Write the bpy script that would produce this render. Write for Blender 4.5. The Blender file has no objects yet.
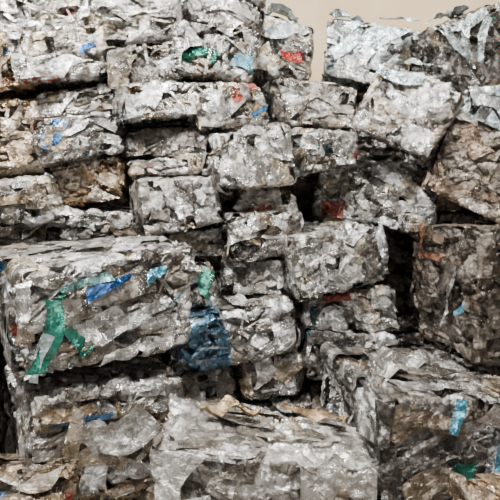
import bpy, math, numpy as np
from mathutils import Matrix, Vector, Euler
H=2.1
PAL={
'gray':[(.46,.44,.41),(.57,.55,.52),(.30,.28,.26),(.78,.765,.74),(.12,.11,.10),(.42,.345,.26),(.52,.495,.46),(.24,.22,.195)],
'light':[(.62,.60,.57),(.72,.70,.67),(.44,.42,.39),(.90,.885,.86),(.15,.135,.12),(.54,.455,.35),(.68,.665,.63),(.34,.31,.27)],
'brown':[(.48,.34,.21),(.58,.43,.28),(.30,.23,.165),(.62,.53,.42),(.12,.095,.07),(.50,.43,.35),(.40,.27,.16)],
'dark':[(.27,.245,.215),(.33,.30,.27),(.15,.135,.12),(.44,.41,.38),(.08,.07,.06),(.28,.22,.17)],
'rust':[(.27,.23,.19),(.33,.28,.23),(.18,.15,.12),(.42,.37,.32),(.09,.075,.06),(.28,.20,.14)],
'worn':[(.48,.455,.42),(.56,.53,.49),(.36,.33,.295),(.68,.65,.61),(.18,.16,.135),(.46,.38,.29),(.52,.50,.46)],
'blue':[(.12,.27,.40),(.18,.35,.48),(.10,.18,.27),(.40,.46,.50),(.10,.11,.13),(.16,.30,.40)],
'pale':[(.66,.79,.82),(.58,.66,.67),(.40,.43,.44),(.84,.90,.91),(.20,.21,.21),(.50,.49,.46)],
}
RARE=[(.05,.17,.36),(.92,.92,.90),(.36,.08,.06),(.92,.92,.90),(.10,.30,.38),(.92,.92,.90),(.48,.31,.15),(.60,.46,.28),(.92,.92,.9),(.05,.28,.20)]

class Waves:
    def __init__(s,rng,n,k):
        d=rng.normal(size=(n,3)); d/=np.linalg.norm(d,axis=1)[:,None]
        s.k=d*(k*rng.uniform(.5,1.6,n))[:,None]; s.p=rng.uniform(0,6.28,n); s.n=n
    def __call__(s,P): return np.sin(P@s.k.T+s.p).sum(1)/math.sqrt(s.n)

def nearest(P,S):
    out=np.empty(len(P),int);gap=np.empty(len(P))
    s2=(S*S).sum(1)
    for i in range(0,len(P),4000):
        q=P[i:i+4000]; D=s2-2*q@S.T+(q*q).sum(1)[:,None]
        k=np.argmin(D,axis=1);out[i:i+4000]=k
        r=np.arange(len(q));d1=np.sqrt(np.maximum(D[r,k],0));D[r,k]=9
        gap[i:i+4000]=np.sqrt(np.maximum(D.min(1),0))-d1
    return out,gap

def boxgrid(w,h,l,res):
    V=[];F=[];N=0
    dims=np.array([w,l,h])
    for ax in range(3):
        a,b=[(1,2),(2,0),(0,1)][ax]
        na=max(3,int(dims[a]/res)); nb=max(3,int(dims[b]/res))
        for sg in(-1,1):
            u=np.linspace(-.5,.5,na+1); v=np.linspace(-.5,.5,nb+1)
            U,W=np.meshgrid(u,v,indexing='ij')
            P=np.zeros((U.size,3)); P[:,a]=U.ravel()*dims[a]; P[:,b]=W.ravel()*dims[b]; P[:,ax]=sg*.5*dims[ax]
            i=np.arange(na)[:,None]*(nb+1)+np.arange(nb)[None]
            i=i.ravel()+N
            q=np.stack([i,i+nb+1,i+nb+2,i+1],1)
            if sg<0:q=q[:,::-1]
            V.append(P);F.append(q);N+=len(P)
    return np.concatenate(V),np.concatenate(F)

def gridfaces(na,nb):
    i=(np.arange(na)[:,None]*(nb+1)+np.arange(nb)[None]).ravel()
    return np.stack([i,i+nb+1,i+nb+2,i+1],1)

def sheet(rng,c,n,ang,a,b,tilt,col,crump=1.0,res=.018,bend=None):
    na=max(3,int(a/res));nb=max(2,int(b/res))
    u=np.linspace(-.5,.5,na+1);v=np.linspace(-.5,.5,nb+1)
    U,W=np.meshgrid(u,v,indexing='ij');U=U.ravel();W=W.ravel()
    tp=rng.uniform(-.5,.5);sk=rng.uniform(-.6,.6)
    X=U*a+W*b*sk; Y=W*b*(1+tp*U*1.4)
    Y=Y+rng.normal()*.25*b*(U*2)**2
    bd=rng.normal()*.5 if bend is None else bend
    Z=-(bd*(U**2))*a*.6-(rng.normal()*.6*(W**2))*b
    for q_ in range(4):
        t=rng.normal()*.35+(1.57 if q_==0 else rng.uniform(0,3.14));k=rng.uniform(12,60)
        Z=Z+crump*rng.uniform(.3,.9)/k*2.0*np.abs(((X*math.cos(t)+Y*math.sin(t))*k/3.14+rng.uniform(0,1))%2-1)**rng.choice([1,1.6])
    P=np.stack([X,Y,Z],1)
    n=Vector(n).normalized()
    q=n.to_track_quat('Z','Y').to_matrix()
    R=q@Matrix.Rotation(ang,3,'Z')@Euler((rng.normal()*tilt,rng.normal()*tilt,0)).to_matrix()
    P=P@np.array(R).T+np.array(c)
    return P,gridfaces(na,nb),np.tile(np.array(col),(len(P),1))

def edgesheet(rng,half,e,si,sj,t0,a,b1,b2,col):
    i,j=[(1,2),(0,2),(0,1)][e]
    na=max(3,int(a/.012)); S=np.concatenate([np.linspace(-b1,0,max(3,int(b1/.012))),np.linspace(0,b2,max(3,int(b2/.012)))[1:]])
    nb=len(S)-1
    u=np.linspace(-.5,.5,na+1)
    U,W=np.meshgrid(u,S,indexing='ij');U=U.ravel();W=W.ravel()
    sc=1+rng.uniform(-.5,.5)*U
    W2=W*sc; A=t0+U*a+W*rng.uniform(-.5,.5)
    off=rng.uniform(-.004,.006)
    o=np.full(len(U),off)
    for _ in range(3):
        k=rng.uniform(20,90);th=rng.normal()*.7
        o=o+rng.uniform(.2,.5)/k*np.abs(((A*math.cos(th)+W2*math.sin(th))*k/3.14+rng.uniform(0,1))%2-1)*1.6
    o-=.012
    P=np.zeros((len(U),3))
    P[:,e]=np.clip(A,-half[e]-.01,half[e]+.01)
    P[:,i]=si*(half[i]+o-np.maximum(-W2,0))
    P[:,j]=sj*(half[j]+o-np.maximum(W2,0))
    return P,gridfaces(na,nb),np.tile(np.array(col),(len(P),1))

def metal_mat():
    m=bpy.data.materials.new('crushed_aluminium');m.use_nodes=True
    nt=m.node_tree;N=nt.nodes;L=nt.links;b=N['Principled BSDF']
    at=N.new('ShaderNodeAttribute');at.attribute_name='Col'
    tc=N.new('ShaderNodeTexCoord')
    oi=N.new('ShaderNodeObjectInfo')
    def vm(op,a,c=None,d=None):
        x=N.new('ShaderNodeVectorMath');x.operation=op
        for i,s in enumerate((a,c,d)):
            if s is None: continue
            if isinstance(s,tuple): x.inputs[i].default_value=s
            else: L.new(s,x.inputs[i])
        return x
    mul=N.new('ShaderNodeMath');mul.operation='MULTIPLY';mul.inputs[1].default_value=37
    L.new(oi.outputs['Random'],mul.inputs[0])
    add=vm('ADD',tc.outputs['Object'],mul.outputs[0])
    def noise(s,d,r,dist=0):
        n=N.new('ShaderNodeTexNoise');n.inputs['Scale'].default_value=s;n.inputs['Detail'].default_value=d;n.inputs['Roughness'].default_value=r;n.inputs['Distortion'].default_value=dist
        L.new(add.outputs[0],n.inputs['Vector']);return n
    n1=noise(7,8,.68,.6);n2=noise(19,6,.62,1.0);n3=noise(3,5,.6)
    def ramp(src,p):
        r=N.new('ShaderNodeValToRGB');L.new(src,r.inputs[0])
        e=r.color_ramp.elements
        e[0].position=p[0][0];e[0].color=(*p[0][1],1);e[1].position=p[1][0];e[1].color=(*p[1][1],1);return r
    def mix(t,f,a,c):
        x=N.new('ShaderNodeMix');x.data_type='RGBA';x.blend_type=t
        if isinstance(f,float):x.inputs[0].default_value=f
        else:L.new(f,x.inputs[0])
        for s,i in((a,6),(c,7)):
            if isinstance(s,tuple):x.inputs[i].default_value=(*s,1)
            else:L.new(s,x.inputs[i])
        return x.outputs[2]
    r1=ramp(n2.outputs[0],((.36,(.6,.58,.55)),(.64,(1.18,1.18,1.18))))
    c=mix('MULTIPLY',.9,at.outputs['Color'],r1.outputs[0])
    r2=ramp(n1.outputs[0],((.53,(0,0,0)),(.68,(.86,.86,.86))))
    c=mix('MIX',r2.outputs[0],c,(.085,.063,.043))
    r3=ramp(n3.outputs[0],((.50,(0,0,0)),(.78,(.36,.36,.36))))
    c=mix('MIX',r3.outputs[0],c,(.31,.27,.22))
    L.new(c,b.inputs['Base Color'])
    mr=ramp(n1.outputs[0],((.52,(.93,.93,.93)),(.67,(.3,.3,.3))));L.new(mr.outputs[0],b.inputs['Metallic'])
    rr=ramp(n1.outputs[0],((.36,(.16,.16,.16)),(.64,(.46,.46,.46))));L.new(rr.outputs[0],b.inputs['Roughness'])
    dist=vm('MULTIPLY_ADD',n2.outputs['Color'],(.07,.07,.07),add.outputs[0])
    prev=None
    for sc,amp in((8,.75),(18,.42)):
        vo=N.new('ShaderNodeTexVoronoi');vo.feature='F1';vo.inputs['Scale'].default_value=sc
        L.new(dist.outputs[0],vo.inputs['Vector'])
        cc=vm('SUBTRACT',vo.outputs['Color'],(.5,.5,.5))
        dd=vm('SUBTRACT',dist.outputs[0],vo.outputs['Position'])
        dt=vm('DOT_PRODUCT',cc.outputs[0],dd.outputs[0])
        bp=N.new('ShaderNodeBump');bp.inputs['Strength'].default_value=1;bp.inputs['Distance'].default_value=amp
        L.new(dt.outputs['Value'],bp.inputs['Height'])
        if prev: L.new(prev.outputs[0],bp.inputs['Normal'])
        prev=bp
    b2=N.new('ShaderNodeBump');b2.inputs['Strength'].default_value=.5;b2.inputs['Distance'].default_value=.010;L.new(n2.outputs[0],b2.inputs['Height']);L.new(prev.outputs[0],b2.inputs['Normal'])
    L.new(b2.outputs[0],b.inputs['Normal'])
    return m
MAT=metal_mat()

def bale(w,h,l,loc,rot,pal,seed,res=.010,accents=(),scrap=1.0,rare=.028,rough=.92,bright=None,rad=None,big=1.12):
    rng=np.random.default_rng(seed)
    P,F=boxgrid(w,h,l,res)
    half=np.array([w,l,h])/2
    if rad is None: rad=min(.050,.155*h)
    t=P/half
    n=np.sign(t)*np.abs(t)**24; n/=np.linalg.norm(n,axis=1)[:,None]
    area=2*(w*h+w*l+h*l)
    asp=np.array([1,1,1.5])
    wx=[Waves(rng,6,12) for _ in range(3)];w2=[Waves(rng,6,45) for _ in range(3)]
    Q=P+.03*np.stack([f(P) for f in wx],1)+.003*np.stack([f(P) for f in w2],1)
    def seeds(k):
        S=rng.uniform(-1,1,(k,3)); ax=rng.choice(3,k,p=np.array([h*l,w*h,w*l])/(h*l+w*h+w*l)); S[np.arange(k),ax]=rng.choice([-1,1],k)*1.0
        return S*half
    nb=max(12,int(area/.05));ns=max(40,int(area/.0115))
    SB=seeds(nb);SS=seeds(ns)
    ib,gb=nearest(Q*asp,SB*asp);is_,gs=nearest(Q*asp,SS*asp)
    ht=rng.normal(size=nb)[ib]*.017
    ht+=((P-SB[ib])*(rng.normal(size=(nb,3))*.19)[ib]).sum(1)
    ht+=rng.normal(size=ns)[is_]*.012
    ht+=((P-SS[is_])*(rng.normal(size=(ns,3))*.36)[is_]).sum(1)
    ht-=.070*np.exp(-gb/.012)+.034*np.exp(-gs/.009)
    d=rng.normal(size=(nb,3));d[:,2]*=1.8;d/=np.linalg.norm(d,axis=1)[:,None]
    fr=rng.uniform(25,75,nb);am=rng.uniform(.0,.016,nb)
    wv=Waves(rng,8,18)(P)
    ph=(P*d[ib]).sum(1)*fr[ib]+wv*1.3+rng.uniform(0,6,nb)[ib]
    ht+=am[ib]*(1-2*np.abs(np.sin(ph))**.7)
    ht=np.where(ht>.002,.002+.2*(ht-.002),ht)
    ht=np.clip(ht,-.12,.010)*rough
    low=np.stack([Waves(rng,4,4)(P) for _ in range(3)],1)*.006
    co=rng.normal(size=(2,2,2,3))*.024
    rw=Waves(rng,4,6)
    def warp(X):
        # pressed, rounded bale corners
        r=rad*(1+.4*np.clip(rw(X),-1.5,1.5))[:,None]
        q=np.clip(X,-(half-r),half-r); dv=X-q
        ln=np.linalg.norm(dv,axis=1); mx=np.abs(dv).max(1)
        X=q+dv*np.where(ln>1e-6,mx/np.maximum(ln,1e-6),1)[:,None]
        tt=np.clip((X/half+1)/2,-.2,1.2); off=np.zeros_like(X)
        for i in(0,1):
            for j in(0,1):
                for k in(0,1):
                    wgt=(tt[:,0] if i else 1-tt[:,0])*(tt[:,1] if j else 1-tt[:,1])*(tt[:,2] if k else 1-tt[:,2])
                    off+=wgt[:,None]*co[i,j,k]
        return X+off
    P2=warp(P+n*(ht-.010)[:,None]+low)
    if bright is None: bright=rng.uniform(.7,1.02)
    pal_=np.array(PAL[pal])*bright;rare_=np.array(RARE)
    def pick(k,rr):
        c=pal_[rng.integers(len(pal_),size=k)]*rng.uniform(.8,1.2,(k,1))
        m=rng.random(k)<rr
        c[m]=rare_[rng.integers(len(rare_),size=m.sum())]
        return np.minimum(c,.92)
    cb=pick(nb,rare);cs=pick(ns,rare)
    use=(rng.random(ns)<.45)[is_]
    C=np.where(use[:,None],cs[is_],cb[ib])
    Vs=[P2];Fs=[F];Cs=[C];nv=len(P2);smooth=[np.ones(len(F),bool)]
    faces=[((0,-1,0),w*h*1.8),((0,0,1),w*l*1.2),((1,0,0),h*l),((-1,0,0),h*l),((0,1,0),w*h*.4)]
    pr=np.array([f[1] for f in faces]);pr/=pr.sum()
    def add(s,m):
        nonlocal nv
        X=s[0]
        if m is not None:
            lim=half+m; over=np.abs(X)-lim
            X=np.where(over>0,np.sign(X)*(lim+.14*over),X)
        Vs.append(warp(X));Fs.append(s[1]+nv);Cs.append(s[2]);nv+=len(s[0]);smooth.append(np.full(len(s[1]),rng.random()<.5))
    for _ in range(int(area*22*scrap)):
        nn=np.array(faces[rng.choice(5,p=pr)][0],float)
        p=rng.uniform(-.82,.82,3)
        p=np.where(nn!=0,nn,p)*half-nn*.015
        ty=rng.random()
        if ty<.4: a,b=rng.uniform(.12,.42),rng.uniform(.010,.032)
        else: a,b=rng.uniform(.12,.32)*big,rng.uniform(.06,.18)*big
        a=min(a,w*.6);b=min(b,h*.5)
        ang=rng.normal()*.4+(0 if nn[2] else (rng.choice([0,1.57],p=[.7,.3])))
        loose=rng.random()<.04
        add(sheet(rng,p+nn*(.02 if loose else 0),nn,ang,a,b,.4 if loose else .20,pick(1,rare*1.0)[0],res=.010,bend=None if loose else .1),.03 if loose else rng.uniform(-.008,.008))
    for e,ln in((0,w),(1,l),(2,h)):
        for si in(-1,1):
            for sj in(-1,1):
                k=max(1,int(ln/.22*scrap))
                for q in range(k):
                    a=rng.uniform(.12,.30)
                    t0=rng.uniform(-.5,.5)*(ln-a*.6)
                    add(edgesheet(rng,half,e,si,sj,t0,min(a,ln*.8),rng.uniform(.03,.12),rng.uniform(.03,.12),pick(1,rare*.5)[0]),None)
    for (nn,u,v,a,b,ang,col) in accents:
        nn=np.array(nn,float)
        if nn[1]: p=np.array([u*half[0],nn[1]*(half[1]+.008),v*half[2]])
        elif nn[0]: p=np.array([nn[0]*(half[0]+.008),u*half[1],v*half[2]])
        else: p=np.array([u*half[0],v*half[1],half[2]+.012])
        add(sheet(rng,p,nn,ang,a,b,.14,col,res=.010,bend=.12,crump=1.2),.03 if nn[2]==0 else .12)
    V=np.concatenate(Vs);Fc=np.concatenate(Fs);C=np.concatenate(Cs);sm=np.concatenate(smooth)
    me=bpy.data.meshes.new('scrap_bale_mesh')
    me.vertices.add(len(V));me.vertices.foreach_set('co',V.astype(np.float32).ravel())
    me.loops.add(Fc.size);me.loops.foreach_set('vertex_index',Fc.astype(np.int32).ravel())
    me.polygons.add(len(Fc));me.polygons.foreach_set('loop_start',(np.arange(len(Fc))*4).astype(np.int32))
    me.polygons.foreach_set('use_smooth',sm)
    me.update(calc_edges=True);me.validate()
    ca=me.color_attributes.new('Col','FLOAT_COLOR','POINT')
    ca.data.foreach_set('color',np.concatenate([C,np.ones((len(C),1))],1).astype(np.float32).ravel())
    me.materials.append(MAT)
    o=bpy.data.objects.new('aluminium_scrap_bale',me)
    o.location=loc;o.rotation_euler=rot
    bpy.context.scene.collection.objects.link(o)
    return o

TAB=[]
def stk(x0,x1,z1,z0,y,l=.6,yaw=0,roll=0,pal='gray',**k):
    """one stacked bale, metres: left/right edge, top/bottom height, front-face depth"""
    a=math.radians(yaw)
    w=(x1-x0)/math.cos(a);h=z1-z0
    loc=((x0+x1)/2-math.sin(a)*l/2,y+math.cos(a)*l/2,(z0+z1)/2)
    TAB.append((w-.032,h-.024,l,loc,0,roll,yaw,pal,k))
G=(.05,.30,.22);CY=(.10,.34,.46);BL=(.04,.16,.44);RED=(.50,.06,.05);PW=(.70,.84,.86);TAN=(.46,.34,.2);YE=(.42,.32,.16);WH=(.9,.9,.88)
FR=(0,-1,0);RT=(1,0,0);LF=(-1,0,0);UP=(0,0,1)
# centre tower
stk(-.60,.10,3.91,3.11,4.2,.6,12,7,'gray',bright=.72)
stk(-.445,.20,3.10,2.68,4.2,.6,18,-7,'light',bright=.88)
stk(-.24,.38,2.67,2.22,3.9,.6,24,-7,'light',bright=1.08)
stk(-.13,.42,2.23,1.96,4.1,.6,10,2,'gray',bright=.8)
stk(-.16,.47,1.98,1.64,3.95,.6,20,-5,'gray',bright=1)
stk(-.305,.28,1.64,1.30,4.05,.6,-8,0,'gray',bright=.9)
stk(-.22,.38,1.32,.87,3.85,.6,18,-6,'light',bright=1.08)
stk(-.08,.475,.86,.48,3.95,.6,12,-2,'light',bright=1.05)
stk(-.10,.52,.47,0,4.0,.6,0,0,'gray')
# second tower
stk(.215,.99,3.18,2.74,4.5,.6,16,5,'light',bright=.85)
stk(.445,.98,2.72,2.32,4.3,.5,20,-3,'light',bright=1.0)
stk(.605,1.72,2.48,1.86,4.6,.7,-12,7,'light',bright=.88)
stk(.345,1.155,1.88,1.38,3.95,.6,20,-8,'light',bright=1.08,accents=[(FR,.84,.1,.10,.36,.1,(.55,.56,.58))])
stk(.43,1.23,1.36,1.01,4.1,.6,8,-4,'light',bright=1)
stk(.46,1.23,1.0,.65,4.05,.6,10,4,'gray',bright=.9)
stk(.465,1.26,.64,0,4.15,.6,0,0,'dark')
# tumbled bales, upper right
stk(-.02,.62,3.83,3.27,4.75,.6,20,8,'light',big=1.2,accents=[(FR,.3,-.3,.22,.08,.1,RED),(FR,-.2,.5,.3,.12,.4,PW),(UP,0,-.6,.4,.2,.3,PW)])
stk(.77,1.74,3.97,3.30,5.2,.7,-14,12,'pale',bright=1.15,big=1.4,rough=.8,accents=[(UP,-.5,-.7,.4,.2,.9,PW),(UP,.4,-.7,.4,.2,-.3,PW),(FR,0,.5,.5,.2,.6,PW),(FR,-.5,.2,.5,.12,1.0,PW),(FR,.3,.5,.5,.10,.6,PW),(FR,.55,-.2,.5,.1,1.1,WH)])
stk(.94,1.63,3.19,2.53,4.15,.6,-22,27,'light',bright=1.12,big=1.3,rough=.75,accents=[(UP,-.4,-.7,.3,.15,.5,PW),(FR,-.5,.7,.4,.1,.1,PW)])
stk(1.75,2.70,3.95,3.14,4.8,.7,22,-27,'gray',bright=.6,big=1.2,accents=[(FR,-.6,.3,.10,.5,.3,PW),(UP,0,-.7,.4,.2,.3,PW),(FR,0,.8,.5,.1,.1,PW),(FR,-.3,.7,.4,.08,.8,PW),(FR,.1,.3,.5,.09,.9,PW)])
stk(1.48,2.24,2.69,2.01,4.0,.7,-26,25,'rust',rough=.4,rare=0,scrap=.4,bright=.9)
stk(1.99,2.73,3.16,2.72,4.7,.7,0,0,'pale')
# left towers
stk(-1.38,-.55,4.58,4.08,4.6,.6,10,-4,'gray')
stk(-2.30,-1.38,4.71,4.22,4.6,.6,10,-4,'gray')
stk(-1.54,-.66,4.09,3.53,4.6,.6,14,-5,'gray',bright=1)
stk(-1.25,-.58,3.50,3.10,4.4,.6,10,-10,'gray',bright=.75)
stk(-1.11,-.38,3.09,2.75,4.1,.6,16,-9,'light',bright=1,accents=[(FR,-.4,.2,.2,.14,0,(.8,.8,.8))])
stk(-1.10,-.36,2.75,2.49,4.3,.6,4,-5,'gray',bright=.8)
stk(-1.01,-.37,2.49,2.26,4.15,.6,12,-8,'gray')
stk(-.86,-.16,2.28,1.86,3.85,.6,18,-7,'gray',bright=1)
stk(-.82,-.21,1.86,1.62,4.1,.6,6,-2,'gray',bright=.85)
stk(-.78,-.28,1.63,1.23,3.95,.6,18,-3,'gray',bright=1,accents=[(FR,.6,.1,.25,.10,1.4,G)])
stk(-.55,-.14,1.23,.81,3.7,.6,18,-5,'blue',bright=1.25)
stk(-.62,-.11,.80,.54,3.9,.6,8,-8,'light',bright=1)
stk(-.63,-.09,.54,.30,3.85,.6,14,-6,'light')
stk(-.67,-.08,.29,0,3.95,.6,0,0,'gray')
stk(-2.46,-1.56,4.22,3.64,4.7,.6,12,-6,'light',bright=1.05)
stk(-2.04,-1.24,3.60,3.14,4.3,.6,16,-9,'light',bright=1.05,accents=[(FR,.6,.1,.14,.05,.3,BL)])
stk(-1.88,-1.17,3.14,2.82,4.45,.6,4,-8,'gray',bright=.8)
stk(-1.72,-1.04,2.82,2.45,4.1,.6,16,-10,'gray',bright=1)
stk(-1.70,-1.06,2.44,2.05,4.25,.6,8,-6,'brown',bright=.85)
stk(-1.60,-.86,2.05,1.66,4.2,.6,6,-4,'gray')
stk(-2.67,-1.88,3.53,3.00,4.25,.6,14,-9,'brown',bright=1.05)
stk(-2.58,-1.82,2.99,2.67,4.35,.6,6,-7,'brown',bright=.85)
stk(-2.49,-1.72,2.67,2.26,4.15,.6,14,-9,'brown',bright=1.05)
stk(-2.40,-1.50,2.26,1.82,4.0,.6,10,-7,'light',accents=[(FR,.1,.2,.3,.06,0,TAN)])
for r in [
 (1.02,.70,.8,(-1.04,3.32,1.44),0,-2,35,'light',dict(rare=.055,bright=.95,rad=.04,accents=[(FR,-.72,-.25,.46,.10,1.35,G),(FR,-.45,-.4,.24,.07,-1.0,G),(FR,-.1,.5,.28,.07,.25,BL),(FR,-.35,.65,.3,.05,.1,(.25,.5,.5)),(FR,-.8,-.6,.3,.06,1.3,(.6,.75,.75)),(FR,.2,-.2,.5,.08,.4,(.75,.75,.75)),(FR,.5,.6,.14,.06,.4,CY)])),
 (.90,.56,.8,(-1.02,3.28,.73),0,-1,31,'light',dict(bright=.9,rad=.04,accents=[(FR,-.55,.35,.3,.08,1.4,(.66,.58,.46)),(FR,.1,.1,.36,.2,.2,(.70,.68,.64)),(FR,-.6,.7,.3,.07,0,TAN)])),
 (.95,.44,.8,(-1.0,3.28,.225),0,0,30,'brown',{}),
 (.7,.62,.6,(-1.28,2.60,.31),0,0,12,'brown',{}),
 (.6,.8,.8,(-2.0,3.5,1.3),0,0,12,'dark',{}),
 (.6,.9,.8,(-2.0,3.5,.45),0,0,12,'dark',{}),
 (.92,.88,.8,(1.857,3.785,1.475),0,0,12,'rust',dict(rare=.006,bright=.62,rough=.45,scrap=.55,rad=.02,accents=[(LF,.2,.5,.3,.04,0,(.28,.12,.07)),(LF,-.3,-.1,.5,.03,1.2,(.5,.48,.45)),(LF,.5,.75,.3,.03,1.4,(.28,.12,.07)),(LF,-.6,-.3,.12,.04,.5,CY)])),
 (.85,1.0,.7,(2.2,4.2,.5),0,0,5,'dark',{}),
 (.95,1.01,.9,(1.08,3.255,.505),0,0,14.5,'gray',dict(rare=.02,bright=.85,rough=.55,scrap=.75,rad=.025,big=1.3,accents=[(FR,.5,.3,.28,.08,1.4,CY),(FR,-.2,.75,.2,.06,1.3,CY),(FR,.0,.2,.15,.10,0,G),(UP,-.3,0,.5,.2,.2,(.5,.48,.45))])),
 (1.0,.97,.48,(.07,2.50,.485),0,1,-5,'worn',dict(bright=1.0,rough=.4,scrap=.5,rad=.025,big=1.4,rare=.0,accents=[(UP,.45,.1,.3,.06,-.1,(.38,.25,.13)),(UP,-.3,.3,.3,.05,.1,TAN)])),
 (.6,.6,.4,(1.35,2.45,.38),0,0,10,'brown',{}),
 (.5,.08,.3,(1.35,2.45,.04),0,0,10,'dark',{}),
]: TAB.append(r)
for i,(w,h,l,loc,pi,ro,ya,pal,k) in enumerate(TAB):
    bale(w,h,l,loc,(math.radians(pi),math.radians(ro),math.radians(ya)),pal,100+i,**k)
i=0
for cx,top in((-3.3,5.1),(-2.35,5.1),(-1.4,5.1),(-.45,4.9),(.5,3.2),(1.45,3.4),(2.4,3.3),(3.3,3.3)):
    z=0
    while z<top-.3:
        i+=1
        bale(.93,.66,.8,(cx,5.75+.05*(i%3),z+.33),(0,0,math.radians((i*7)%5-2)),'dark',900+i,res=.03,scrap=.4,bright=.5)  # rear bales coloured extra dark, painting shade into the gaps between stacks
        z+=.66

def pm(name,c1,c2,s):
    m=bpy.data.materials.new(name);m.use_nodes=True;nt=m.node_tree;b=nt.nodes['Principled BSDF']
    n=nt.nodes.new('ShaderNodeTexNoise');n.inputs['Scale'].default_value=s;n.inputs['Detail'].default_value=8
    r=nt.nodes.new('ShaderNodeValToRGB');r.color_ramp.elements[0].color=(*c1,1);r.color_ramp.elements[1].color=(*c2,1)
    r.color_ramp.elements[0].position=.3;r.color_ramp.elements[1].position=.7
    tc=nt.nodes.new('ShaderNodeTexCoord');nt.links.new(tc.outputs['Object'],n.inputs[0])
    nt.links.new(n.outputs[0],r.inputs[0]);nt.links.new(r.outputs[0],b.inputs['Base Color']);b.inputs['Roughness'].default_value=.9
    return m
def box(name,lo,hi,mat):
    x0,y0,z0=lo;x1,y1,z1=hi
    v=[(x,y,z) for x in(x0,x1) for y in(y0,y1) for z in(z0,z1)]
    f=[(0,1,3,2),(4,6,7,5),(0,4,5,1),(2,3,7,6),(0,2,6,4),(1,5,7,3)]
    me=bpy.data.meshes.new(name);me.from_pydata(v,[],f);me.materials.append(mat)
    o=bpy.data.objects.new(name,me);bpy.context.scene.collection.objects.link(o);return o
wm=pm('wall_plaster',(.47,.345,.19),(.59,.455,.28),1.2)
fm=pm('concrete_floor',(.10,.09,.08),(.2,.18,.16),3)
cm_=pm('ceiling_sheet',(.12,.12,.12),(.2,.2,.2),2)
box('floor',(-6,-4,-.1),(6,8,0),fm)
box('wall_back',(-6,7.6,0),(6,7.8,8),wm)
box('wall_left',(-6.2,-4,0),(-6,7.8,8),fm)
box('wall_right',(6,-4,0),(6.2,7.8,8),fm)
box('ceiling',(-6.2,-4,8),(6.2,7.8,8.15),cm_)

wd=bpy.data.worlds.new('w');bpy.context.scene.world=wd;wd.use_nodes=True
wd.node_tree.nodes['Background'].inputs[0].default_value=(.93,.965,1,1);wd.node_tree.nodes['Background'].inputs[1].default_value=.68
def area(name,loc,tgt,sx,sy,e,col):
    l=bpy.data.lights.new(name,'AREA');l.shape='RECTANGLE';l.size=sx;l.size_y=sy;l.energy=e;l.color=col
    o=bpy.data.objects.new(name,l);o.location=loc;o.rotation_euler=(Vector(tgt)-Vector(loc)).to_track_quat('-Z','Y').to_euler();bpy.context.scene.collection.objects.link(o)
area('skylight_lamp',(-3.0,1.1,7.0),(-.6,4.3,2.2),1.7,.9,1600,(.96,.98,1))
area('skylight_lamp',(.5,.3,6.8),(.3,3.6,1),.9,.9,760,(1,.985,.96))
area('roof_lamp',(3.5,4.5,7.4),(1.5,6,3),1.5,1.5,240,(1,.95,.88))
cam=bpy.data.cameras.new('camera');cam.lens=36;cam.sensor_width=36;cam.shift_y=-.1
co=bpy.data.objects.new('camera',cam);co.location=(0,0,H);co.rotation_euler=(math.radians(90),0,0);bpy.context.scene.collection.objects.link(co)
bpy.context.scene.camera=co
